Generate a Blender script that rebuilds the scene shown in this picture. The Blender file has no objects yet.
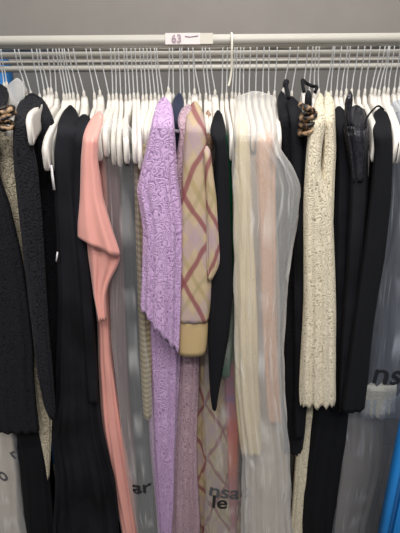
import bpy, bmesh, math, random
from mathutils import Vector, Matrix
from mathutils.bvhtree import BVHTree
random.seed(7)
S = bpy.context.scene
COL = S.collection
PI = math.pi

# ------------------------------------------------------------------ camera
PITCH, ROLL, F = math.radians(19.0), math.radians(0.45), 385.0
CAM = Vector((0, 0, 1.55))
RAIL_Y = 1.0
cd = bpy.data.cameras.new('camera'); cam = bpy.data.objects.new('camera', cd); COL.objects.link(cam)
cd.sensor_fit = 'HORIZONTAL'; cd.sensor_width = 36; cd.lens = F/400*36; cd.clip_start = .02
cam.location = CAM
CM = Matrix.Rotation(PI/2-PITCH, 3, 'X') @ Matrix.Rotation(-ROLL, 3, 'Z')
cam.rotation_euler = CM.to_euler()
S.camera = cam

def at(px, py, Y):
    """the place at distance Y from the viewer's wall that a measured spot of the photo belongs to"""
    d = CM @ Vector(((px-200)/F, -(py-266.5)/F, -1))
    return CAM + d*(Y/d.y)

# ------------------------------------------------------------------ materials
def lin(h):
    h = h.lstrip('#'); v = [int(h[i:i+2], 16)/255 for i in (0, 2, 4)]
    return tuple(c/12.92 if c <= .04045 else ((c+.055)/1.055)**2.4 for c in v)+(1,)

class NT:
    def __init__(s, name):
        s.m = bpy.data.materials.new(name); s.m.use_nodes = True
        s.t = s.m.node_tree; s.n = s.t.nodes; s.n.clear()
        s.out = s.n.new('ShaderNodeOutputMaterial')
    def new(s, typ, **kw):
        n = s.n.new('ShaderNode'+typ)
        for k, v in kw.items():
            if k in n.inputs: n.inputs[k].default_value = v
            else: setattr(n, k, v)
        return n
    def link(s, a, b): s.t.links.new(a, b)
    def math(s, op, a, b=None, c=None):
        n = s.n.new('ShaderNodeMath'); n.operation = op
        for i, v in enumerate((a, b, c)):
            if v is None: continue
            if isinstance(v, (int, float)): n.inputs[i].default_value = v
            else: s.link(v, n.inputs[i])
        return n.outputs[0]
    def mix(s, f, a, b):
        n = s.n.new('ShaderNodeMix'); n.data_type = 'RGBA'
        for sock, v in ((n.inputs[0], f), (n.inputs[6], a), (n.inputs[7], b)):
            if isinstance(v, (int, float, tuple)): sock.default_value = v
            else: s.link(v, sock)
        return n.outputs[2]
    def ramp(s, f, stops):
        n = s.n.new('ShaderNodeValToRGB'); e = n.color_ramp.elements
        e[0].position, e[0].color = stops[0]; e[1].position, e[1].color = stops[-1]
        for p, c in stops[1:-1]:
            k = e.new(p); k.color = c
        s.link(f, n.inputs[0]); return n.outputs[0]
    def uv(s): return s.new('TexCoord').outputs['UV']
    def bsdf(s, **kw):
        b = s.new('BsdfPrincipled', **kw); s.link(b.outputs[0], s.out.inputs[0]); return b
    def bump(s, h, strength, dist=.002):
        b = s.new('Bump', Strength=strength, Distance=dist); s.link(h, b.inputs['Height']); return b.outputs[0]

def plain(name, col, rough=.6, metal=0, spec=.5, sheen=0, bump=0, bscale=300, vary=.06):
    t = NT(name); b = t.bsdf(Roughness=rough, Metallic=metal)
    b.inputs['Specular IOR Level'].default_value = spec
    if sheen:
        b.inputs['Sheen Weight'].default_value = sheen; b.inputs['Sheen Roughness'].default_value = .4
    c = lin(col)
    oc = t.new('TexCoord').outputs['Object']
    n = t.new('TexNoise', Scale=9.0); t.link(oc, n.inputs['Vector'])
    lo = tuple(x*(1-vary) for x in c[:3])+(1,); hi = tuple(min(1, x*(1+vary)) for x in c[:3])+(1,)
    t.link(t.ramp(n.outputs[0], [(.3, lo), (.7, hi)]), b.inputs['Base Color'])
    if bump:
        w = t.new('TexNoise', Scale=float(bscale), Detail=3.0); t.link(oc, w.inputs['Vector'])
        t.link(t.bump(w.outputs[0], bump), b.inputs['Normal'])
    return t.m

def lace(name, thread, gap, scale=38, rough=.75, strength=.8, sheen=.2, sharp=(.25, .6), spec=.3):
    """woven floral lace: curled motifs of raised thread over an open ground"""
    t = NT(name); b = t.bsdf(Roughness=rough); uv = t.uv()
    b.inputs['Specular IOR Level'].default_value = spec
    b.inputs['Sheen Weight'].default_value = sheen
    nz = t.new('TexNoise', Scale=scale*.7, Detail=1.0); t.link(uv, nz.inputs['Vector'])
    ad = t.new('VectorMath', operation='MULTIPLY_ADD'); t.link(nz.outputs['Color'], ad.inputs[0])
    ad.inputs[1].default_value = (.045,)*3; t.link(uv, ad.inputs[2])
    vo = t.new('TexVoronoi', Scale=float(scale)); t.link(ad.outputs[0], vo.inputs['Vector'])
    rings = t.math('ABSOLUTE', t.math('SINE', t.math('MULTIPLY', vo.outputs['Distance'], 12.0)))
    ve = t.new('TexVoronoi', Scale=scale*2.6, feature='DISTANCE_TO_EDGE'); t.link(uv, ve.inputs['Vector'])
    edge = t.math('SUBTRACT', 1.0, t.math('MULTIPLY', ve.outputs['Distance'], 3.0))
    h = t.math('MULTIPLY_ADD', rings, .7, t.math('MULTIPLY', edge, .3))
    f = t.ramp(h, [(sharp[0], (0, 0, 0, 1)), (sharp[1], (1, 1, 1, 1))])
    t.link(t.mix(f, lin(gap), lin(thread)), b.inputs['Base Color'])
    t.link(t.bump(h, strength, .003), b.inputs['Normal'])
    return t.m

def ribbed(name, c1, c2, freq=300, ax=0):
    t = NT(name); b = t.bsdf(Roughness=.85); sp = t.new('SeparateXYZ'); t.link(t.uv(), sp.inputs[0])
    w = t.math('SINE', t.math('MULTIPLY', sp.outputs[ax], float(freq)))
    f = t.math('MULTIPLY_ADD', w, .5, .5)
    t.link(t.mix(f, lin(c1), lin(c2)), b.inputs['Base Color'])
    t.link(t.bump(f, .5), b.inputs['Normal'])
    return t.m

def plaid(name):
    """tan cloth with diagonal wine, mauve and olive stripes"""
    t = NT(name); b = t.bsdf(Roughness=.8); sp = t.new('SeparateXYZ'); t.link(t.uv(), sp.inputs[0])
    u, v = sp.outputs[0], sp.outputs[1]
    wn = t.new('TexNoise', Scale=11.0); t.link(t.uv(), wn.inputs['Vector']); wob = t.math('MULTIPLY', wn.outputs[0], .022)
    def stripe(ku, kv, per, off, wid):
        a = t.math('ADD', t.math('ADD', t.math('MULTIPLY', u, ku), t.math('MULTIPLY', v, kv)), wob)
        fr = t.math('FRACT', t.math('ADD', t.math('DIVIDE', a, per), off))
        d = t.math('SUBTRACT', wid*1.25, t.math('ABSOLUTE', t.math('SUBTRACT', fr, .5)))
        return t.math('MINIMUM', 1.0, t.math('MAXIMUM', 0.0, t.math('MULTIPLY', d, 30.0)))
    c = lin('#bfa67c')
    n2 = t.new('TexNoise', Scale=60.0, Detail=3.0); t.link(t.uv(), n2.inputs['Vector'])
    c = t.mix(n2.outputs[0], lin('#a58f73'), lin('#bba789'))
    for (ku, kv, off, wid, col, fac) in ((.86, .5, .55, .11, '#a08a98', .45), (-.86, .5, .5, .11, '#a08a98', .45),
                                         (.86, .5, .0, .05, '#97875a', .6), (-.86, .5, .12, .05, '#8f8560', .5),
                                         (.86, .5, .25, .055, '#7d4047', .85), (-.86, .5, .8, .055, '#7d4047', .85)):
        s = stripe(ku, kv, .098, off, wid)
        c = t.mix(t.math('MULTIPLY', s, fac), c, lin(col))
    t.link(c, b.inputs['Base Color'])
    wv = t.new('TexNoise', Scale=500.0); t.link(t.uv(), wv.inputs['Vector'])
    t.link(t.bump(wv.outputs[0], .3), b.inputs['Normal'])
    return t.m

def floral(name):
    t = NT(name); b = t.bsdf(Roughness=.6); sp = t.new('SeparateXYZ'); t.link(t.uv(), sp.inputs[0])
    nz = t.new('TexNoise', Scale=22.0, Detail=2.0); t.link(t.uv(), nz.inputs['Vector'])
    f = t.math('ADD', t.math('MULTIPLY_ADD', sp.outputs[1], -1.25, 1.62), t.math('MULTIPLY_ADD', nz.outputs[0], .22, -.11))
    c = t.ramp(f, [(.05, lin('#1f6b50')), (.26, lin('#b8503c')), (.36, lin('#2f7a58')), (.42, lin('#c06a78')),
                   (.52, lin('#8f6a9a')), (.60, lin('#c46a6a')), (.68, lin('#c8503a')), (.8, lin('#c4603f')), (.95, lin('#b06a72'))])
    t.link(c, b.inputs['Base Color'])
    return t.m

def leopard(name):
    t = NT(name); b = t.bsdf(Roughness=.5); tc = t.new('TexCoord').outputs['Object']
    v = t.new('TexVoronoi', Scale=95.0); t.link(tc, v.inputs['Vector'])
    n = t.new('TexNoise', Scale=120.0); t.link(tc, n.inputs['Vector'])
    h = t.math('ADD', v.outputs['Distance'], t.math('MULTIPLY', n.outputs[0], .25))
    c = t.ramp(h, [(.30, lin('#120d0a')), (.62, lin('#20140d')), (.68, lin('#77573a')), (.9, lin('#a58a68'))])
    t.link(c, b.inputs['Base Color']); return t.m

def sequin(name):
    t = NT(name); b = t.bsdf(Metallic=.5); uv = t.uv()
    v = t.new('TexVoronoi', Scale=230.0); t.link(uv, v.inputs['Vector'])
    f = t.ramp(v.outputs['Color'], [(.4, (.5,)*3+(1,)), (.62, (.16,)*3+(1,))])
    t.link(f, b.inputs['Roughness'])
    b.inputs['Base Color'].default_value = lin('#2a2a30')
    t.link(t.bump(v.outputs['Color'], .9, .004), b.inputs['Normal']); return t.m

def film(name, tint='#f2f2f1', base=.10, edge=.55, haze='#f1f0ee', rough=.16, crease=.30):
    """thin clear plastic with a faint milky haze and long vertical creases, highlight streaks painted in"""
    t = NT(name)
    tr = t.new('BsdfTransparent'); tr.inputs[0].default_value = lin(tint)
    pr = t.new('BsdfPrincipled', Roughness=rough); pr.inputs['Base Color'].default_value = lin(haze)
    pr.inputs['Specular IOR Level'].default_value = .6
    oc = t.uv()
    mp = t.new('Mapping'); mp.inputs['Scale'].default_value = (16, 2.5, 1); t.link(oc, mp.inputs[0])
    n = t.new('TexNoise', Scale=1.2, Detail=3.0, Distortion=.8); t.link(mp.outputs[0], n.inputs['Vector'])
    nm = t.bump(n.outputs[0], .6, .02); t.link(nm, pr.inputs['Normal'])
    lw = t.new('LayerWeight', Blend=.30); t.link(nm, lw.inputs['Normal'])
    f = t.math('MULTIPLY_ADD', t.math('POWER', lw.outputs['Facing'], 1.5), edge, base)
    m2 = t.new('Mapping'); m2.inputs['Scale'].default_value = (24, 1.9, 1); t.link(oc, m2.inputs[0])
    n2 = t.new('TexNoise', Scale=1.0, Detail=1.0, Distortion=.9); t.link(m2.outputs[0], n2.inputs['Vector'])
    glint = t.math('SUBTRACT', 1.0, t.math('MULTIPLY', t.math('ABSOLUTE', t.math('SUBTRACT', n2.outputs[0], .5)), 22.0))
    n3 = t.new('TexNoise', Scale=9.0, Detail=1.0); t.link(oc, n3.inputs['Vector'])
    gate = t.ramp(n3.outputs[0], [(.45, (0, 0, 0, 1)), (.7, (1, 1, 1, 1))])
    f = t.math('MULTIPLY_ADD', t.math('MULTIPLY', t.math('MAXIMUM', glint, 0.0), gate), crease, f)      # highlight streaks along the folds, painted in as whiter haze
    mx = t.new('MixShader'); t.link(f, mx.inputs[0]); t.link(tr.outputs[0], mx.inputs[1]); t.link(pr.outputs[0], mx.inputs[2])
    t.link(mx.outputs[0], t.out.inputs[0]); return t.m

M = dict(
    wall=plain('wall_paint', '#8f8983', .85, vary=.03),
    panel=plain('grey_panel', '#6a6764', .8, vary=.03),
    floor=plain('floor_vinyl', '#5d5751', .6),
    rack=plain('rack_enamel', '#aeaaa1', .45, vary=.03),
    steel=plain('rail_steel', '#a9a7a2', .3, .9, vary=.02),
    chrome=plain('chrome_wire', '#eceded', .3, .35, vary=.02),
    hanger=plain('white_hanger', '#dbd6ce', .45, vary=.02),
    blackhanger=plain('black_hanger', '#1c1c1f', .5),
    cord=plain('white_cord', '#e4dfd0', .6),
    paper=plain('paper_label', '#d8cdcb', .7, vary=.03), tape=plain('clear_tape', '#c9c3b6', .25, vary=.02),
    ink=plain('ink', '#94848e', .7), print=plain('black_print', '#1b1b1d', .6), greyprint=plain('grey_print', '#4c4c50', .6),
    tag=plain('white_tag', '#dcd8da', .6),
    blue=plain('blue_paint', '#176fb4', .45, vary=.04), blueshade=plain('blue_edge', '#0d4a80', .5),
    blacklace=lace('black_lace', '#1e1e23', '#0b0b0e', 46, .85, .6, .03, spec=.15),
    blackcloque=lace('black_cloque', '#1c1c20', '#0c0c0f', 56, .85, .5, .02, spec=.12),
    blackcrepe=plain('black_crepe', '#121317', .85, spec=.18, bump=.25, bscale=700),
    blackvelvet=plain('black_velvet', '#131318', .85, spec=.2, vary=.6, bump=.3, bscale=90),  # strong tone variation paints the velvet's sheen patches into its colour
    softblack=plain('black_wool', '#141518', .9, spec=.15, bump=.4, bscale=400),
    sequin=sequin('black_sequins'),
    pink=plain('pink_satin', '#dd9d92', .40, sheen=.2, vary=.05, bump=.08, bscale=40),
    mauve=plain('dusty_mauve', '#725e64', .7), slate=plain('slate_cloth', '#40454d', .75),
    darkslate=plain('dark_slate_cloth', '#34373e', .75), taupe=plain('taupe_cloth', '#998e82', .8),
    rib=ribbed('olive_beige_rib', '#8f8468', '#b3a686', 420, 1),
    lilac=lace('lilac_lace', '#be9fc4', '#85698f', 50, .8, .5, .1, (.2, .62), spec=.15),
    mauvelace=lace('mauve_lace', '#b0959f', '#76606c', 50, .8, .5, .1, (.2, .62), spec=.15),
    navy=plain('navy_cloth', '#141c36', .8, sheen=.1),
    plaid=plaid('plaid_cloth'), cuff=ribbed('cream_rib', '#b79c70', '#c2a97d', 2600, 0),
    tanlace=lace('tan_lace', '#b18f78', '#7d5f4c', 60),
    green=plain('emerald_satin', '#0c6b4c', .5), floral=floral('floral_print'),
    cream=plain('cream_crepe', '#dfcfa5', .7, bump=.1), blush=lace('blush_lace', '#d9ab8b', '#c79574', 70, .7, .4),
    tulle=plain('ivory_tulle', '#c2b9ad', .8, bump=.2, bscale=60),
    ivorylace=lace('ivory_lace', '#d8ceb7', '#938872', 56, .8, .45, .05, (.15, .6), spec=.15),
    beigelace=lace('beige_lace', '#cdc1a8', '#94886f', 46),
    leopard=leopard('leopard_print'),
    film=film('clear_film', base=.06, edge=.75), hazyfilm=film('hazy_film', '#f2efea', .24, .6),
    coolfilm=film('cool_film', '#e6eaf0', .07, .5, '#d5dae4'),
)

# ------------------------------------------------------------------ helpers
def link(name, me, mat, parent=None, smooth=True):
    o = bpy.data.objects.new(name, me); COL.objects.link(o)
    if mat: me.materials.append(mat)
    if smooth:
        for p in me.polygons: p.use_smooth = True
    if parent:
        o.parent = parent; o.matrix_parent_inverse = Matrix.Translation(-parent.location)
    return o
def tag(o, label, cat, group=None):
    o['label'] = label; o['category'] = cat
    if group: o['group'] = group
    return o
def thing(name, label, cat, loc, group=None):
    o = bpy.data.objects.new(name, None); COL.objects.link(o); o.location = loc; o.empty_display_size = .05
    return tag(o, label, cat, group)
def from_bm(name, bm, mat, parent=None, smooth=True):
    bmesh.ops.recalc_face_normals(bm, faces=bm.faces[:])
    me = bpy.data.meshes.new(name); bm.to_mesh(me); bm.free()
    return link(name, me, mat, parent, smooth)
def box_bm(lo, hi, bev=.0, bm=None):
    b = bmesh.new()
    r = bmesh.ops.create_cube(b, size=1)
    for v in r['verts']:
        v.co = Vector([(lo[i]+hi[i])/2 + v.co[i]*(hi[i]-lo[i]) for i in range(3)])
    if bev: bmesh.ops.bevel(b, geom=b.edges[:], offset=bev, segments=2, affect='EDGES')
    if bm is None: return b
    me = bpy.data.meshes.new('tmp'); b.to_mesh(me); b.free(); bm.from_mesh(me); bpy.data.meshes.remove(me)
    return bm
def tube(bm, pts, r, n=6, flat=1.0):
    pts = [Vector(p) for p in pts]; rings = []; up = Vector((1, 0, .01))
    for i, p in enumerate(pts):
        d = (pts[min(i+1, len(pts)-1)]-pts[max(i-1, 0)]).normalized()
        a = up - d*up.dot(d)
        if a.length < 1e-4: a = Vector((0, 1, 0)) - d*d.y
        a.normalize(); b = d.cross(a); up = a
        rr = r[i] if isinstance(r, (list, tuple)) else r
        rings.append([bm.verts.new(p + a*math.cos(2*PI*k/n)*rr + b*math.sin(2*PI*k/n)*rr*flat) for k in range(n)])
    for i in range(len(rings)-1):
        for k in range(n):
            bm.faces.new((rings[i][k], rings[i][(k+1) % n], rings[i+1][(k+1) % n], rings[i+1][k]))
    bm.faces.new(rings[0][::-1]); bm.faces.new(rings[-1])
    return bm
def smooth_path(pts, n=6):
    pts = [Vector(p) for p in pts]; out = []
    for i in range(len(pts)-1):
        p0, p1, p2, p3 = pts[max(i-1, 0)], pts[i], pts[i+1], pts[min(i+2, len(pts)-1)]
        for k in range(n):
            t = k/n
            out.append(.5*((2*p1)+(p2-p0)*t+(2*p0-5*p1+4*p2-p3)*t*t+(3*p1-p0-3*p2+p3)*t**3))
    return out+[pts[-1]]

# ------------------------------------------------------------------ hanging cloth
def lerp_levels(L, py):
    for a, b in zip(L, L[1:]):
        if py <= b[0]:
            t = (py-a[0])/(b[0]-a[0])
            # monotone-ish cubic easing keeps outlines soft
            return tuple(a[i]+(b[i]-a[i])*t for i in (1, 2))
    return L[-1][1:3]

def cloth(name, L, Yf, mat, parent=None, D=None, ramp=30, folds=5, amp=.07, slant=0, scallop=0, seed=None,
          cap=True, yaw=.9, N=44, step=4.0, topY=None, power=2.6, crumple=.012, top_open=False, crease=0, dome=7):
    """One hanging piece of cloth: a closed tube, seen end-on. L = outline measured on the photo (row, left, right)
    at distance Yf; the piece runs back to Yf+D.  Its top follows the slope of the hanger over the first rows."""
    rnd = random.Random(seed if seed is not None else sum(map(ord, name))+int(L[0][1]*13+L[-1][2]*7))
    body = D is None
    p0, p1 = L[0][0], L[-1][0]
    n = max(8, int((p1-p0)/step)); bm = bmesh.new(); uvl = bm.loops.layers.uv.new('UVMap')
    ph = [rnd.uniform(0, 6.28) for _ in range(8)]
    kx = yaw*at((L[len(L)//2][1]+L[len(L)//2][2])/2, 200, Yf).x/Yf
    tY = topY if topY is not None else (RAIL_Y-.05 if body else Yf+.5*D)
    rings = []; info = []
    for i in range(n+1):
        py = p0+(p1-p0)*i/n
        # smooth outline: average neighbouring rows
        ws = [(lerp_levels(L, min(max(py+d, p0), p1)), w) for d, w in ((-5, 1), (0, 2), (5, 1))]
        xl = sum(a[0]*w for a, w in ws)/4; xr = sum(a[1]*w for a, w in ws)/4
        s = min(1, (py-p0)/ramp) if ramp else 1
        s = s*s*(3-2*s)
        yf = tY+(Yf-tY)*s
        dd = 2*(RAIL_Y-yf) if body else D*(.35+.65*s)
        rd = min(.026, dd*.5); a, b = at(xl, py, yf+rd*.8), at(xr, py, yf+rd*.8)
        z = at((xl+xr)/2, py, yf).z
        cx, hw = (a.x+b.x)/2, max((b.x-a.x)/2, .002)
        if ramp and dome and py-p0 < dome:      # rounded shoulder
            t = (py-p0)/dome; hw *= max(.3, math.sqrt(1-(1-t)**2))
        q = i/n
        ring = []
        for k in range(N):
            th = 2*PI*k/N; c, sn = math.cos(th), math.sin(th)
            e = 2/power
            x = math.copysign(abs(c)**e, c); y = math.copysign(abs(sn)**e, sn)
            A = amp*(.25+.75*q)*min(1, s+.15)
            f = 1+A*math.sin(folds*th+ph[0]+1.2*math.sin(z*5+ph[1]))+.6*A*math.sin((2*folds+1)*th+ph[2]+z*7)
            f += .35*A*math.sin(9*z+3*th+ph[3])
            if crumple: f += crumple*(math.sin(31*z+5*th+ph[4])*math.sin(17*z-4*th+ph[5])+.6*math.sin(53*z+9*th+ph[6]))
            if crease:      # sharp creases of stiff plastic
                for j, (ca, cb) in enumerate(((3, 9), (-4, 14), (6, -11))):
                    f -= crease*max(0, 1-abs(math.sin(ca*th+cb*z+ph[j]+.8*math.sin(6*z+ph[j+3])))*3)
            fx = 1+(f-1)*.55
            Yp = yf+rd*(1+y*f) if y < 0 else yf+dd-rd*(1-y)
            if y < 0: Yp = max(yf-.008, Yf-.012, Yp) if s >= 1 else Yp
            # pleats: the front face itself goes in and out
            Yp += hw*A*2.2*math.sin(folds*1.0*x*PI+ph[6]+2*math.sin(z*4+ph[7]))*max(0, -y)
            xx = cx+hw*x*fx+kx*(Yp-yf-rd*.8)+hw*.10*q*math.sin(z*11+ph[5])
            zz = z
            w = q**6
            if slant: zz -= slant*.0022*x*w
            if scallop: zz += scallop*abs(math.sin(th*scallop_n(hw)))*max(0, (q-.8)/.2)
            ring.append(bm.verts.new((xx, Yp, zz)))
        rings.append(ring); info.append((hw, dd))
    arcs = []
    for r in rings:
        a = [0.0]
        for k in range(N): a.append(a[-1]+math.hypot(r[(k+1) % N].co.x-r[k].co.x, r[(k+1) % N].co.y-r[k].co.y))
        m = a[3*N//4]; arcs.append([v-m for v in a])      # measured from the middle of the front
    def face(vs, us):
        f = bm.faces.new(vs)
        for l, u in zip(f.loops, us): l[uvl].uv = u
    for i in range(n):
        for k in range(N):
            k2 = (k+1) % N; z0, z1 = rings[i][k].co.z, rings[i+1][k].co.z
            face((rings[i][k], rings[i+1][k], rings[i+1][k2], rings[i][k2]),
                 ((arcs[i][k], z0), (arcs[i+1][k], z1), (arcs[i+1][k+1], z1), (arcs[i][k+1], z0)))
    if not top_open:
        f = bm.faces.new(rings[0])
    if cap:   # turned-in hem, so the opening has thickness
        c = sum((v.co for v in rings[-1]), Vector())/N
        inner = [bm.verts.new(c+(v.co-c)*.9+Vector((0, 0, .0))) for v in rings[-1]]
        deep = [bm.verts.new(c+(v.co-c)*.8+Vector((0, 0, .03))) for v in rings[-1]]
        for r1, r2 in ((rings[-1], inner), (inner, deep)):
            for k in range(N):
                k2 = (k+1) % N; bm.faces.new((r1[k], r2[k], r2[k2], r1[k2]))
        bm.faces.new(deep[::-1])
    if parent is None:      # origin at the cloth's top
        o = from_bm(name, bm, mat)
        c = Vector(o.data.vertices[0].co)
        o.data.transform(Matrix.Translation(-c)); o.location = c
        return o
    return from_bm(name, bm, mat, parent)
def scallop_n(hw): return max(5, int(hw*190))

def lettering(name, text, px, py, Y, size, mat, parent, onto, rot=0, face='regular', squash=1.0):
    cu = bpy.data.curves.new('t', 'FONT'); cu.body = text; cu.size = size; cu.align_x = 'CENTER'; cu.align_y = 'CENTER'
    cu.offset = .0012 if size > .03 else .0002
    to = bpy.data.objects.new('t', cu); COL.objects.link(to)
    bpy.context.view_layer.update()
    me = bpy.data.meshes.new_from_object(to.evaluated_get(bpy.context.evaluated_depsgraph_get()))
    bpy.data.objects.remove(to); bpy.data.curves.remove(cu)
    bm = bmesh.new(); bm.from_mesh(me); bpy.data.meshes.remove(me)
    bmesh.ops.triangulate(bm, faces=bm.faces[:])
    for _ in range(3):
        bmesh.ops.subdivide_edges(bm, edges=[e for e in bm.edges if e.calc_length() > size*.07], cuts=1)
    bmesh.ops.triangulate(bm, faces=bm.faces[:])
    p = at(px, py, Y); R = Matrix.Rotation(rot, 2)
    bv = None
    if onto:
        mw = Matrix.Identity(4) if onto.parent else Matrix.Translation(onto.location)
        bv = BVHTree.FromPolygons([mw @ v.co for v in onto.data.vertices], [list(f.vertices) for f in onto.data.polygons])
    for v in bm.verts:
        q = R @ Vector((v.co.x*squash, v.co.y)); x, z = p.x+q.x, p.z+q.y; y = p.y
        if bv:
            h = bv.ray_cast(Vector((x, .3, z)), Vector((0, 1, 0)))
            if h[0]: y = h[0].y
        v.co = Vector((x, y-.0025, z))
    return from_bm(name, bm, mat, parent, False)

# ------------------------------------------------------------------ setting
def struct(name, bm, mat):
    o = from_bm(name, bm, mat, None, False); o['kind'] = 'structure'; return o
struct('wall_back', box_bm((-2.2, 1.62, 0), (2.2, 1.72, 2.9)), M['wall'])
struct('wall_lower_1', box_bm((-2.2, 1.60, 0), (2.2, 1.62, at(0, 64, 1.6).z), .003), M['panel'])  # darker grey sheet over the lower wall, up to the rear bars
struct('floor', box_bm((-2.2, -1.6, -.08), (2.2, 1.72, 0)), M['floor'])

# ------------------------------------------------------------------ rack
rack = thing('clothes_rack', 'cream enamel clothes rack with twin crossbars carrying all the hangers', 'clothes rack', (0, RAIL_Y, 0))
zt, zb = at(200, 34, .93).z, at(200, 45.3, .93).z
from_bm('front_crossbar', box_bm((-1.15, .93, zb), (1.15, .955, zt), .003), M['rack'], rack)
RZ = at(200, 45, RAIL_Y).z
b = bmesh.new(); tube(b, [(-1.15, RAIL_Y, RZ), (1.15, RAIL_Y, RZ)], .0115, 16)
from_bm('hanging_rail', b, M['steel'], rack)
def bar(name, y0, y1, Y, dep, mat):
    a, c = at(200, y0, Y).z, at(200, y1, Y).z
    from_bm(name, box_bm((-1.15, Y, c), (1.15, Y+dep, a), .002), mat, rack)
bar('rear_crossbar', 46.5, 56.4, 1.09, .02, M['rack'])
bar('rear_rod', 59.3, 62.8, 1.15, .012, M['rack'])
bar('lower_crossbar', 64.6, 70.2, 1.2, .02, M['rack'])
for sx in (-1.17, 1.17):
    from_bm('post', box_bm((sx-.02, .97, .03), (sx+.02, 1.03, zt+.0), .004), M['rack'], rack)
    from_bm('end_bracket', box_bm((sx-.02, .93, RZ-.045), (sx+.02, 1.225, RZ+.03), .004), M['rack'], rack)
    from_bm('foot', box_bm((sx-.025, .72, 0), (sx+.025, 1.28, .04), .006), M['rack'], rack)
# paper label taped to the front crossbar
def on_bar(name, x0, x1, y0, y1, Y, mat, th=.0012):
    a, c = at(x0, y1, .93), at(x1, y0, .93)
    return from_bm(name, box_bm((a.x, Y-th, a.z), (c.x, Y, c.z)), mat, rack, False)
tp = on_bar('tape_strip', 196, 213, 33, 44, .9298, M['tape'], .0006)
pl = on_bar('paper_label', 165.5, 200, 33, 44.6, .9292, M['paper'])
pl['label'] = 'pinkish white paper label taped on the bar'
lt = lettering('handwriting', '63', 176.5, 39, .9278, .021, M['ink'], pl, None, squash=1.05)
b = bmesh.new(); tube(b, [at(x, y, .9275) for x, y in ((185, 36.2), (190, 37), (194, 36.2), (198, 35.8))], .0009, 5)
from_bm('pen_stroke', b, M['ink'], pl)
# white cord looped over the bar
b = bmesh.new()
z35 = at(232, 34.5, .93).z
x0 = at(232, 40, .925).x
tube(b, smooth_path([(x0+.004, .962, z35-.06), (x0+.003, .961, z35-.008), (x0, .945, z35+.0045), (x0, .925, z35-.004), (x0, .925, z35-.03),
     at(231.5, 60, .935), at(231.5, 70, .945), at(230, 80, .95), at(228.5, 86, .95)]), .0023, 8)
tag(from_bm('white_cord', b, M['cord']), 'thin white cord hung over the front bar right of the paper label', 'cord')

# ------------------------------------------------------------------ blue things
def cabinet(name, lo, hi, label, door=True):
    t = thing(name, label, 'cabinet', ((lo[0]+hi[0])/2, (lo[1]+hi[1])/2, lo[2]))
    from_bm('carcass', box_bm(lo, hi, .004), M['blue'], t)
    return t
e = at(385, 488, .74)
t = cabinet('blue_cabinet', (e.x, .695, 0), (e.x+.4, .74, 1.02), 'bright blue cabinet edge at lower right in front of the bagged garments')
from_bm('door', box_bm((e.x+.010, .682, .06), (e.x+.38, .695, .98), .004), M['blue'], t)
from_bm('hinge_strip', box_bm((e.x+.002, .6925, .04), (e.x+.009, .6955, 1.0)), M['blueshade'], t)
e = at(12.5, 74, 1.595)
t = cabinet('blue_locker', (e.x-.45, 1.5, 0), (e.x, 1.599, at(0, 55, 1.5).z), 'blue locker against the back wall, seen under the bars at far left')
from_bm('door', box_bm((e.x-.43, 1.488, .06), (e.x-.012, 1.5, 1.74), .003), M['blue'], t)

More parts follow.
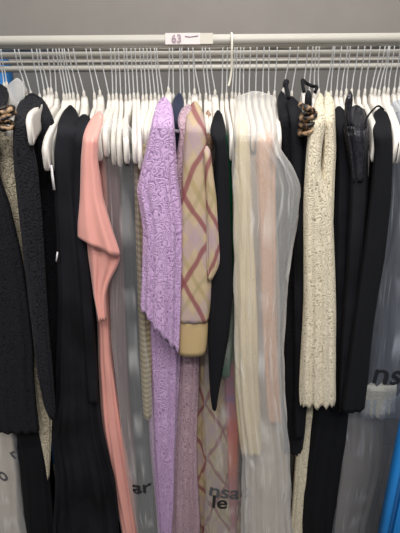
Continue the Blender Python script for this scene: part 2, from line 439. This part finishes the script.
# ------------------------------------------------------------------ hangers
# (hook over rail, neck, neck row, [tip column, tip row, tip distance, thickness], what it carries)
HG = [
 (1.5, 4.4, 83, None, 'black cloque dress at far left'), (4, 7, 82, None, 0), (17, 26, 88, None, 'beige lace dress'),
 (21, 31, 91, None, 'black lace jacket'),
 (34, 40, 94, None, 0), (39, 44.5, 90, (31, 141, .755, .011), 0), (42, 48.5, 88, None, 0), (50, 51.5, 88, None, 0), (55, 56.5, 92, None, 0),
 (58, 64, 94, (46.5, 167, .79, .012), 0), (61, 67, 94, (52, 168, .82, .009), 0), (64, 70, 93, (70, 148, .88, .01), 'black velvet dress'), (66, 73.5, 93, None, 0), (70, 78, 94, None, 0),
 (75, 84, 91, (84, 150, .84, .02), 'black velvet top'), (87.5, 94.5, 93, (93, 140, .86, .009), 0), (92, 100, 90, (100, 140, .84, .018), 'pink satin dress'),
 (101, 109, 94, (99.5, 157, .79, .012), 0), (112, 113, 94, (106.5, 153, .79, .012), 0),
 (116, 116.5, 93, (114, 161, .80, .010), 0), (119.5, 121, 94, (120, 163, .80, .011), 0), (125, 126, 95, (127, 160, .785, .012), 0), (127.5, 130, 94, None, 0), (132, 134, 93, (135.5, 160, .785, .011), 0),
 (136, 138, 93, (140.5, 166, .79, .010), 0), (140.6, 143, 95, None, 0), (144, 146.5, 94, None, 0), (147.5, 151, 94, None, 0), (151, 155, 93, None, 0),
 (155, 159, 95, None, 0), (157, 163, 95, None, 0), (170, 168.5, 87, (164, 150, .84, .014), 'lilac lace dress'), (173, 173.5, 94, None, 0),
 (180, 180.5, 95, None, 'navy garment'), (182, 184, 93, None, 0), (188.5, 189.6, 93, None, 'mauve lace dress'), (193, 194.5, 89, (195, 150, .84, .014), 'plaid blouse'),
 (192.5, 200, 94, None, 0), (202, 206, 93, None, 'tan lace garment'), (205, 210, 95, None, 0), (209, 215, 90, (218, 150, .84, .018), 'black sleeve garment'),
 (222.5, 222, 94, None, 0), (227, 226.5, 93, (231.5, 157, .80, .009), 'emerald green garment'), (234.5, 232, 92, None, 0), (236.5, 235.6, 93, None, 0),
 (240, 239.3, 93, None, 'cream dress'), (243, 243.5, 94, None, 0),
 (249.5, 249, 93, None, 0), (256, 255.6, 92, None, 0), (263, 262.5, 92, None, 'blush lace dress'), (268, 268.5, 92, None, 0), (276, 274.5, 91, (278, 155, .80, .012), 0),
 (289, 283, 89, None, 'black lace-hemmed dress'), (297, 291.6, 91, None, 'black velvet blouse by leopard scarf'), (306, 303.5, 86, None, 'black satin strap'), (311, 309, 90, None, 0),
 (314, 314, 92, None, 0), (317, 318.5, 89, (324, 142, .84, .016), 'ivory lace blouse'), (331, 326, 91, None, 0), (332.5, 330.6, 91, None, 0), (339, 336.5, 90, None, 'black velvet gown right of ivory lace'),
 (345, 341, 91, None, 0), (347.5, 346, 89, None, 'black sequinned top'), (355.6, 351.5, 89, None, 0), (362, 358.5, 90, None, 0), (368, 364.7, 89, (374, 158, .79, .013), 0),
 (377, 371.5, 88, None, 'black plain jacket at right'), (382, 375, 89, None, 0), (385.5, 379, 90, None, 0), (386.5, 384, 87, (394, 160, .80, .012), 0), (391, 388, 88, (398, 160, .80, .01), 0),
 (397, 394, 88, None, 'slate garment in clear cover at far right'), (401, 399, 87, None, 0)]
ORD = ['', 'first', 'second', 'third', 'fourth', 'fifth', 'sixth', 'seventh', 'eighth', 'ninth']
def make_hanger(i, rec):
    tx, nx, ny, tip, carry = rec
    n = at(nx, ny+3.2, RAIL_Y)
    tz = RZ+.0165
    if carry: lab = 'white hanger holding the '+carry
    else:
        j = k = i
        while not HG[j][4]: j -= 1
        while k < len(HG)-1 and not HG[k][4]: k += 1
        if not HG[k][4] or i-j <= k-i: lab = 'white hanger, %s to the right of the %s' % (ORD[i-j], HG[j][4])
        else: lab = 'white hanger, %s to the left of the %s' % (ORD[k-i], HG[k][4])
    t = thing('clothes_hanger', lab, 'hanger', n, 'white hangers along the rail')
    # wire hook
    X = at(tx, 50, RAIL_Y).x; k = at(tx+(nx-tx)*.25, 64, RAIL_Y)
    r = .0145; pts = [(n.x, RAIL_Y, n.z-.012), (n.x, RAIL_Y, n.z+.004)]
    pts += [(n.x+(k.x-n.x)*.6, RAIL_Y-.003, n.z+(k.z-n.z)*.6), (k.x, RAIL_Y-.010, k.z)]
    pts += [(X, RAIL_Y-r*math.cos(a), RZ+r*math.sin(a)) for a in [math.radians(d) for d in (0, 30, 60, 90, 120, 150, 180, 205)]]
    b = bmesh.new(); tube(b, smooth_path(pts, 3), .0015, 6)
    from_bm('hook', b, M['chrome'], t)
    # shaped white arms
    if tip is None:
        q = 200+(nx-200)*1.09; tip = (q, 148, .87, .0105)
    e = at(tip[0], tip[1], tip[2]); yaw = (e.x-n.x)/(RAIL_Y-tip[2]); half = RAIL_Y-tip[2]
    b = bmesh.new(); rings = []; ns = 30
    drop = n.z-e.z
    th0 = .0050 if tip[3] < .0135 else .0085
    for s in range(ns+1):
        w = -1+2*s/ns; aw = abs(w)
        # top edge: raised neck, then the sloping shoulder curving down at the end
        top = n.z-.004 - (.018*min(1, aw/.12)**1.5 if aw < .12 else .018) - (drop-.068)*max(0, (aw-.06)/.94)**1.15 - .006*max(0, aw-.85)/.15
        hgt = .042+.008*aw
        th = th0+(tip[3]/2-th0)*min(1, aw*1.2)
        if aw < .1: th = th0
        endf = 1 if aw < .985 else .9
        cx, cy = n.x+w*half*yaw, RAIL_Y-w*half
        ring = []
        for (a, c) in ((-1, -.7), (-.7, -1), (.7, -1), (1, -.7), (1, .7), (.7, 1), (-.7, 1), (-1, .7)):
            ring.append(b.verts.new((cx+a*th*endf, cy, top-hgt/2+c*hgt/2*endf)))
        rings.append(ring)
    for r1, r2 in zip(rings, rings[1:]):
        for q in range(8):
            b.faces.new((r1[q], r1[(q+1) % 8], r2[(q+1) % 8], r2[q]))
    b.faces.new(rings[0]); b.faces.new(rings[-1][::-1])
    from_bm('arms', b, M['hanger'], t)
    # neck ferrule joining hook and arms
    b = bmesh.new(); tube(b, [(n.x, RAIL_Y, n.z+.008), (n.x, RAIL_Y, n.z+.004), (n.x, RAIL_Y, n.z-.012)], [.0022, .0034, .0046], 8)
    from_bm('neck', b, M['hanger'], t)
for i, rec in enumerate(HG): make_hanger(i, rec)

# ------------------------------------------------------------------ garments
def garment(name, label, cat, px, py=96, group=None):
    return thing(name, label, cat, at(px, py, RAIL_Y), group)
def hangtag(px, py, Y, w, h, parent, name='swing_tag', mat='tag', rot=0):
    p = at(px, py, Y); b = box_bm((-w/2, -.0006, -h), (w/2, .0006, 0), .0003)
    bmesh.ops.transform(b, matrix=Matrix.Translation(p) @ Matrix.Rotation(rot, 4, 'Y'), verts=b.verts[:])
    return from_bm(name, b, M[mat], parent)

# --- far left
g = garment('cloque_dress', 'black textured dress cut by the left picture edge, hem above the bagged garment', 'dress', 4)
cloth('bodice', [(84, -8, 8), (95, -13, 10), (108, -18, 5), (125, -22, -2), (165, -26, -2), (185, -26, 3), (208, -24, 11), (260, -20, 22), (350, -12, 36), (434, -6, 41)], .79, M['blackcloque'], g, amp=.03)
# leopard scarf on the left
def scarf(px, py, Y, k, w, label, name='leopard_scarf', tilt=0.):
    b = bmesh.new()
    for j in range(k):
        c = at(px+random.uniform(-1.5, 1.5)+tilt*j, py+j*7.5, Y); rr = w*random.uniform(.85, 1.1)
        ta = random.uniform(-.5, .5)
        pts = [c+Vector((rr*math.cos(a), .018*math.sin(a), rr*.35*math.sin(a+ta)+rr*ta*.5*math.cos(a))) for a in [2*PI*q/14 for q in range(15)]]
        tube(b, pts, [.0045*random.uniform(.75, 1.3) for _ in pts], 8)
    return tag(from_bm(name, b, M['leopard']), label, 'scarf')
scarf(4, 110, .775, 3, .019, 'brown and black leopard scarf bunched at the far left edge')
tag(cloth('beige_lace_dress', [(118, -6, 14), (150, -4, 15), (210, 0, 22), (330, 24, 44), (420, 36, 53), (450, 42.5, 52), (472, 47, 51), (480, 48, 50.5)], .84, M['beigelace'], D=.28, topY=.93),
    'beige lace dress mostly hidden behind the black lace jacket', 'dress')
g = garment('lace_jacket', 'black lace jacket, long sleeve ending in a narrow point, second garment from left', 'jacket', 31)
cloth('body', [(93, 24, 40), (104, 18, 47), (120, 18, 54), (150, 32, 57), (300, 42, 66), (425, 46, 64)], .86, M['blackcloque'], g)
cloth('sleeve', [(96, 22, 40), (104, 17, 42), (125, 13, 31), (145, 13, 33), (170, 14, 38), (220, 19, 42), (280, 26, 46), (330, 33, 50), (380, 39, 54.5), (412, 45, 56), (420, 50, 56)], .765, M['blacklace'], g, D=.085, topY=.90)
tag(cloth('black_trousers', [(395, 14, 46), (430, 16, 47), (470, 22, 50), (575, 32, 64)], .86, M['softblack'], D=.24, ramp=0), 'black trousers hanging below the far left dress and lace jacket', 'trousers')
# lower-left bagged garment
tag(cloth('pale_garment', [(395, -34, 14), (435, -28, 14), (533, -12, 23), (580, -5, 30)], .90, M['tulle'], None, D=.18, ramp=0), 'pale garment inside the printed cover at the lower left corner', 'garment')
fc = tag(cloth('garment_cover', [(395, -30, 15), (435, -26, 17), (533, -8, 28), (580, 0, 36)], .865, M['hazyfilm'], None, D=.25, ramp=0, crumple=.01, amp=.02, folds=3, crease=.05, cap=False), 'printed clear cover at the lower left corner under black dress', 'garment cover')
lettering('printed_letter', 'o', 3, 473, .87, .075, M['greyprint'], fc, fc, rot=.35, squash=.6)
lettering('printed_letter', 'r', 13, 454, .87, .06, M['greyprint'], fc, fc, rot=.3, squash=.6)

# --- black velvets
g = garment('velvet_dress', 'long black velvet dress reaching the bottom edge, left of pink dress', 'dress', 70)
cloth('body', [(105, 66, 75), (120, 58, 80), (150, 54, 80), (200, 54, 84), (300, 58, 92), (400, 58, 100), (440, 52, 104), (533, 57, 122), (575, 60, 130)], .80, M['blackvelvet'], g, folds=7, amp=.10)
hangtag(57.5, 252, .79, .003, .022, g, 'thread_loop', rot=.25)
hangtag(51, 165, .80, .005, .05, g, 'ribbon_tag')
g = garment('velvet_shirt', 'black velvet top with round shoulder tucked behind the pink sleeve', 'top', 84)
cloth('body', [(113, 80, 90), (122, 75, 93), (150, 77, 95), (220, 76, 92), (320, 84, 98), (400, 90, 101)], .83, M['blackvelvet'], g, D=.3, topY=.92)
cloth('sleeve', [(114, 79, 90), (124, 73, 92), (150, 73, 90), (200, 72, 84), (300, 80, 94), (380, 86, 98), (404, 88, 98)], .785, M['blackvelvet'], g, D=.05, topY=.86)

# --- pink
g = garment('satin_dress', 'salmon pink satin dress with flared flutter sleeve', 'dress', 100)
cloth('skirt', [(112, 96, 104), (130, 92, 105), (200, 92, 108), (300, 94, 109), (330, 98, 111), (360, 99, 113), (430, 103, 123), (480, 110, 131), (533, 122, 139), (575, 130, 146)], .82, M['pink'], g, folds=4, amp=.09)
cloth('flutter_sleeve', [(111, 96, 104), (122, 88, 103), (135, 83, 99), (160, 81, 98), (200, 81, 104), (230, 80, 114), (249, 81, 122)], .752, M['pink'], g, D=.075, topY=.86, folds=2, amp=.05, slant=10, N=60)
cloth('sleeve_underlayer', [(235, 86, 112), (258, 88, 121), (270, 90, 117), (283, 92, 110), (298, 94, 106), (322, 99, 107)], .772, M['pink'], g, D=.05, ramp=0, folds=3, amp=.12)

# --- covered bundle between pink and lilac
tag(cloth('mauve_garment', [(140, 104, 121), (200, 105, 122), (300, 107, 126), (400, 111, 131), (533, 124, 141), (575, 132, 150)], .835, M['mauve'], None, D=.3, ramp=10), 'dusty mauve garment strip inside clear cover, beside pink dress', 'garment')
tag(cloth('slate_garment', [(160, 118, 135), (220, 119, 138), (300, 122, 142), (400, 129, 150), (533, 138, 156), (575, 144, 164)], .845, M['slate'], None, D=.3, ramp=10, folds=6, amp=.1), 'slate grey garment inside clear cover, left of olive ribbed knit', 'garment')
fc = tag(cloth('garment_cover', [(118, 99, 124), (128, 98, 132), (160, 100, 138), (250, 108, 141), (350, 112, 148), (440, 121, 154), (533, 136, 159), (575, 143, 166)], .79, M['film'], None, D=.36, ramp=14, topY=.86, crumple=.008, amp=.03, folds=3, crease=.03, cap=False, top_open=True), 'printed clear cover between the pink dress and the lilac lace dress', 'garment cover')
lettering('printed_letters', 'ar', 142, 484, .80, .062, M['print'], fc, fc)
tag(cloth('ribbed_cardigan', [(128, 134, 150), (160, 134, 150), (200, 135, 150), (300, 138, 150), (370, 140, 152), (420, 144, 153)], .825, M['rib'], D=.26, topY=.93),
    'olive beige ribbed knit showing as thin strip left of lilac dress', 'knitwear')

# --- lilac
g = garment('lilac_lace_dress', 'lilac lace dress with scalloped sleeve and long skirt, centre left', 'dress', 168)
cloth('skirt', [(110, 158, 172), (140, 152, 174), (200, 148, 178), (320, 147, 179), (360, 147, 181), (430, 150, 179), (480, 153, 175), (533, 157, 172), (575, 160, 172)], .825, M['lilac'], g, folds=5, amp=.10)
cloth('sleeve', [(97, 160, 168), (103, 156, 172), (120, 152, 174), (150, 146, 176), (178, 140, 178), (192, 137, 180), (205, 140, 182), (230, 144, 184), (280, 142, 181), (318, 140, 178), (336, 141, 177)], .757, M['lilac'], g, D=.085, topY=.88, amp=.06, folds=5, slant=26, scallop=.006, N=72)
hangtag(158, 110, .835, .012, .04, g, 'care_label', rot=.1)
g = garment('mauve_lace_dress', 'dusty mauve lace dress between lilac dress and plaid skirt', 'dress', 189)
cloth('body', [(105, 186, 194), (120, 179, 193), (165, 174, 190), (210, 176, 190), (300, 176, 197), (360, 177, 200), (430, 174, 198), (480, 171, 198), (533, 168, 199), (575, 165, 200)], .85, M['mauvelace'], g, folds=6, amp=.10)
cloth('sleeve', [(104, 184, 193), (114, 178, 192), (124, 177, 191), (132, 180, 190), (150, 177, 188), (172, 174, 186), (205, 175, 184), (222, 176, 182)], .79, M['mauvelace'], g, D=.06, topY=.86)
g = garment('navy_garment', 'navy blue garment strip between lilac dress and plaid blouse', 'garment', 180)
cloth('body', [(93, 175, 184), (103, 171, 184), (150, 171, 186), (240, 174, 188), (320, 176, 188)], .845, M['navy'], g)
hangtag(179, 130, .838, .016, .006, g, 'white_label', rot=.2)

# --- plaid
g = garment('plaid_blouse', 'tan plaid garment with wine diagonal stripes and cream ribbed cuff', 'blouse', 195)
cloth('body', [(104, 190, 200), (120, 188, 206), (200, 192, 212), (280, 194, 216), (360, 195, 222), (430, 196, 232), (533, 197, 244), (575, 198, 250)], .875, M['plaid'], g, D=.22, topY=.93)
cloth('sleeve', [(101, 191, 199), (112, 186, 203), (130, 185, 207), (160, 183, 208), (200, 181, 211), (250, 178, 213), (300, 176, 211), (324, 176.5, 209)], .765, M['plaid'], g, D=.09, topY=.88, amp=.018, folds=3)
cloth('cuff', [(321.5, 178, 208), (325, 177.5, 208.5), (340, 177.5, 208), (353, 178, 207), (357, 178.5, 206.5)], .768, M['cuff'], g, D=.085, ramp=0, amp=.004, crumple=.004)
cloth('back_panel', [(146, 203, 210), (200, 206, 216.5), (250, 206, 219), (264, 206, 219.5), (276, 207, 215), (281, 207, 211)], .758, M['plaid'], g, D=.03, ramp=8)
tag(cloth('tan_lace_garment', [(110, 205, 211), (122, 203, 213), (150, 206, 214), (260, 208, 216), (340, 209, 218)], .86, M['tanlace'], D=.22, topY=.93),
    'tan lace garment glimpsed between plaid blouse and black sleeve', 'garment')

# --- black sleeve, green, floral
g = garment('black_crepe_garment', 'plain black garment whose long sleeve tapers to a point in the centre', 'garment', 215)
cloth('sleeve', [(110, 214, 222), (117, 213.5, 223), (124, 211, 225), (132, 209.5, 226.5), (139, 211.5, 226), (144, 214, 226), (152, 214.5, 228), (200, 214, 230), (250, 210, 232), (300, 207.5, 232), (340, 207, 228), (380, 209, 222), (404, 211, 218), (411, 212.5, 217)], .77, M['blackcrepe'], g, D=.11, topY=.9, amp=.05)
cloth('body', [(114, 215, 222), (150, 215, 226), (300, 212, 228), (370, 212, 222)], .885, M['blackcrepe'], g, D=.2, topY=.95)
tag(cloth('emerald_garment', [(112, 224, 229), (130, 224, 231), (150, 225, 233), (250, 227, 235), (300, 226, 236), (345, 222, 234), (378, 220, 230)], .85, M['green'], D=.28),
    'emerald green satin strip right of the black sleeve', 'garment')
tag(cloth('floral_dress', [(150, 226, 234), (300, 228, 238), (340, 227, 240), (380, 224, 242), (430, 226, 240), (480, 227, 238), (533, 229, 238), (575, 230, 238)], .868, M['floral'], None, D=.25), 'multicoloured floral dress strip below and right of the black sleeve', 'dress')
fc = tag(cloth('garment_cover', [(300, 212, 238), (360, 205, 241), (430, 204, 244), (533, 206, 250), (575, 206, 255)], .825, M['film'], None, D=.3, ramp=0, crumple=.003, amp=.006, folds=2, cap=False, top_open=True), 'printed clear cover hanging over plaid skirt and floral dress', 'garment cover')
lettering('printed_letters', 'nsac', 229.5, 491, .83, .068, M['greyprint'], fc, fc, rot=-.12)
lettering('printed_letters', 'le', 219.5, 501, .83, .068, M['print'], fc, fc, rot=-.05)

# --- covered cream / blush
tag(cloth('cream_dress', [(104, 238, 246), (150, 234, 250), (200, 232, 252), (300, 233, 256), (400, 236, 260), (450, 239, 262), (457, 240, 262)], .82, M['cream'], folds=3, amp=.06, D=.34),
    'plain cream dress inside the big clear cover, hem above the white one', 'dress')
tag(cloth('blush_dress', [(112, 262, 272), (122, 258, 276), (150, 256, 277), (200, 257, 276), (300, 260, 276), (400, 266, 281), (425, 268, 282)], .83, M['blush'], D=.33, folds=4),
    'blush peach lace dress inside the big clear cover at its right', 'dress')
tag(cloth('ivory_tulle_dress', [(130, 244, 266), (200, 246, 276), (300, 250, 280), (400, 250, 283), (450, 242, 286), (533, 245, 291), (575, 247, 295)], .87, M['tulle'], None, folds=8, amp=.10, D=.24), 'long ivory dress in the big clear cover right of centre', 'dress')
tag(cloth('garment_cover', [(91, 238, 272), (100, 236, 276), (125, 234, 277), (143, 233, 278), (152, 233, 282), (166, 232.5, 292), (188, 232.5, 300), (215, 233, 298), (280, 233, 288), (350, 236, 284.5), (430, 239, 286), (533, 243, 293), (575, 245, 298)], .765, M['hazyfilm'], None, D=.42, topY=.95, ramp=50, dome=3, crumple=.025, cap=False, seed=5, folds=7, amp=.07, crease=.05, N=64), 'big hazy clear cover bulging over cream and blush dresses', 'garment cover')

# --- blacks right of cover
tag(cloth('lace_hem_dress', [(91, 278, 285), (105, 277, 291), (130, 280, 297), (200, 284, 306), (300, 285, 307), (400, 283, 307), (440, 283, 305), (456, 284, 303)], .84, M['blackcloque'], scallop=.006),
    'black dress with lace hem between clear cover and ivory lace blouse', 'dress')
g = garment('velvet_blouse', 'black velvet blouse with gathered shoulder and tie end left of leopard scarf', 'blouse', 292)
cloth('body', [(96, 286, 296), (104, 287, 300), (112, 288, 303), (122, 291, 304.5), (150, 291, 305), (250, 294, 307), (440, 294, 304)], .80, M['blackvelvet'], g, D=.2, topY=.88)
b = bmesh.new()
tube(b, smooth_path([at(288.5, 98, .84), at(287, 90, .86), at(285.5, 84, .87), at(287, 81, .875)]), [.0045]*10+[.006]*8+[.003], 7)
from_bm('tie_end', b, M['blackvelvet'], g)
g = garment('black_strap_dress', 'black satin strap dress hung beside ivory lace blouse, leopard scarf tied on', 'dress', 304)
cloth('strap', [(90, 305, 312), (110, 304.5, 312), (150, 303, 311), (210, 300, 309), (330, 299, 307)], .80, M['blackcrepe'], g, D=.04, ramp=6, topY=.83)
b = bmesh.new()
tube(b, smooth_path([at(304, 92, .84), at(303, 86, .85), at(302.5, 80, .88), at(306, 83, .92), at(312, 86, .92), at(317, 87, .90), at(315, 92, .88)]), .0035, 8)
from_bm('tie', b, M['blackcrepe'], g)
scarf(308, 108, .785, 4, .0125, 'leopard scarf knotted on black strap beside ivory blouse', tilt=-.3)

# --- ivory lace blouse
g = garment('ivory_lace_blouse', 'ivory floral lace blouse with scalloped hem and open V neck', 'blouse', 318)
cloth('sleeve', [(93, 317, 324), (110, 312, 326), (130, 308.5, 325), (150, 306.5, 322), (172, 305, 321), (190, 304, 328), (205, 303.5, 333), (300, 302, 334.5), (350, 300.5, 335.5), (400, 300, 337), (410, 300.5, 336.5)], .765, M['ivorylace'], g, D=.09, topY=.9, amp=.04, folds=4, scallop=.011, N=96)
cloth('front_panel', [(92, 325, 331), (104, 323.5, 335), (150, 322.5, 336), (190, 319, 334), (260, 316, 332)], .785, M['ivorylace'], g, D=.06, topY=.88, amp=.04)
cloth('body', [(98, 318, 326), (120, 314, 332), (200, 308, 332), (300, 306, 332), (395, 306, 332)], .88, M['ivorylace'], g, D=.2, topY=.95)
tag(cloth('ivory_lace_trousers', [(330, 304, 322), (405, 302, 320), (440, 297, 315), (533, 289, 307), (575, 286, 303)], .865, M['ivorylace'], D=.2, ramp=0),
    'ivory lace trousers hanging below the ivory blouse hem', 'trousers')

# --- blacks at right
tag(cloth('velvet_gown', [(106, 334, 344), (112, 331, 347), (121, 331.5, 348), (128, 335, 350), (160, 336, 352), (200, 334, 356), (300, 332, 352), (413, 331, 350)], .825, M['blackvelvet'], folds=4, D=.33, topY=.87),
    'black velvet gown with puffed shoulder right of ivory blouse', 'dress')
g = garment('sequin_top', 'black sequinned top with strap loop at its neck', 'top', 346)
cloth('body', [(105, 349, 364), (112, 345, 367), (122, 344, 368), (140, 346, 368.5), (165, 350, 368), (182, 352, 366)], .79, M['sequin'], g, D=.12, topY=.88, amp=.12, folds=4, crumple=.05)
cloth('skirt', [(150, 350, 368), (200, 349.5, 368.5), (300, 344, 362), (413, 336, 352)], .792, M['blackvelvet'], g, D=.12, ramp=0)
cloth('shoulder', [(91, 348.5, 353), (97, 345.5, 353.5), (106, 344, 352), (116, 345, 352), (126, 347, 354)], .775, M['sequin'], g, D=.03, ramp=4, topY=.80, crumple=.05)
g = garment('black_jacket', 'plain matte black jacket with square hem, rightmost black garment', 'jacket', 372)
cloth('sleeve', [(108, 376, 384), (112, 373, 388), (120, 372, 391), (150, 374, 393), (200, 369, 391), (260, 362, 385), (330, 352, 373), (413, 338.5, 362.5)], .77, M['softblack'], g, D=.10, topY=.9, amp=.035, folds=3)
cloth('body', [(112, 376, 388), (200, 370, 390), (330, 350, 372), (405, 338, 362)], .885, M['softblack'], g, D=.2, topY=.95)
b = bmesh.new(); tube(b, smooth_path([at(366, 128, .80), at(366, 120, .81), at(371, 112, .84), at(378, 106, .86), at(384, 110, .86)]), .002, 6)
from_bm('hanging_loop', b, M['blackcrepe'], g)
tag(cloth('black_long_trousers', [(395, 311, 350), (440, 308, 346), (533, 300, 334), (575, 297, 330)], .85, M['softblack'], D=.25, ramp=0, folds=3, amp=.09),
    'black trousers below the black jacket and ivory lace hem', 'trousers')
# --- far right bagged garments
tag(cloth('slate_blue_garment', [(112, 392, 402), (150, 388, 414), (200, 389, 428), (300, 368, 416), (395, 354, 404)], .88, M['darkslate'], None, D=.24, topY=.95), 'dark slate blue garment inside the cover at the right edge', 'garment')
tag(cloth('ivory_lace_garment', [(388, 358, 396), (398, 361, 396), (417, 359, 394)], .862, M['ivorylace'], None, D=.1, ramp=0, folds=6, amp=.05), 'pale band standing in for bright crumpled film under the right printed cover', 'garment')  # stand-in for the bright crumpled film at the cover's lower end
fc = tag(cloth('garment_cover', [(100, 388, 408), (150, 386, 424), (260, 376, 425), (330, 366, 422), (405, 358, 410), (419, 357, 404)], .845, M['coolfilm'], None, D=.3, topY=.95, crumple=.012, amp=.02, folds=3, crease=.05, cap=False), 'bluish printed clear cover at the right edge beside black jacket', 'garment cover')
lettering('printed_letters', 'ns', 387, 374, .85, .088, M['print'], fc, fc, rot=-.08)
tag(cloth('taupe_garment', [(400, 342, 384), (470, 337, 380), (533, 329, 366), (575, 325, 358)], .90, M['taupe'], None, D=.2, ramp=0), 'taupe garment inside the lower right cover beside blue cabinet', 'garment')
tag(cloth('garment_cover', [(400, 338, 400), (440, 338, 396), (480, 334, 388), (533, 328, 378), (575, 324, 370)], .862, M['coolfilm'], None, D=.27, ramp=0, crumple=.02, amp=.03, crease=.06, cap=False), 'plain clear cover at lower right beside the blue cabinet', 'garment cover')
# clear cover far left behind scarf
tag(cloth('garment_cover', [(78, 10, 24), (90, 6, 27), (110, 4, 22), (160, 8, 24), (300, 20, 40)], .90, M['hazyfilm'], D=.2, topY=.95, cap=False, crumple=.05),
    'clear cover peeking up behind the black lace jacket at far left', 'garment cover')

# ------------------------------------------------------------------ light
def area(name, loc, target, size, power, col=(1, .97, .935)):
    l = bpy.data.lights.new(name, 'AREA'); l.shape = 'RECTANGLE'; l.size, l.size_y = size; l.energy = power; l.color = col
    o = bpy.data.objects.new(name, l); COL.objects.link(o); o.location = loc
    o.rotation_euler = (Vector(target)-Vector(loc)).to_track_quat('-Z', 'Y').to_euler(); return o
for ly, pw in ((-1.0, 30), (-.35, 19), (.35, 13)):      # unseen overhead strips, made narrow for sharper glints; front one brightens the middle
    area('unseen_strip_light', (0.1, ly, 2.7), (0.05, ly*.3+.7, .6), (1.9, .07), pw)
area('unseen_strip_light', (0.1, 1.25, 2.85), (0, 1.2, 0), (1.8, .1), 8)  # one more unseen strip, above the space behind the rail
w = bpy.data.worlds.new('room_light'); S.world = w; w.use_nodes = True
w.node_tree.nodes['Background'].inputs[0].default_value = (.95, .96, 1, 1)
w.node_tree.nodes['Background'].inputs[1].default_value = .27
vs = S.view_settings
S.display_settings.display_device = 'sRGB'
vs.view_transform = 'Standard'; vs.look = 'None'; vs.gamma = 1; vs.use_curve_mapping = False; vs.exposure = 0
try: S.cycles.transparent_max_bounces = 24
except Exception: pass
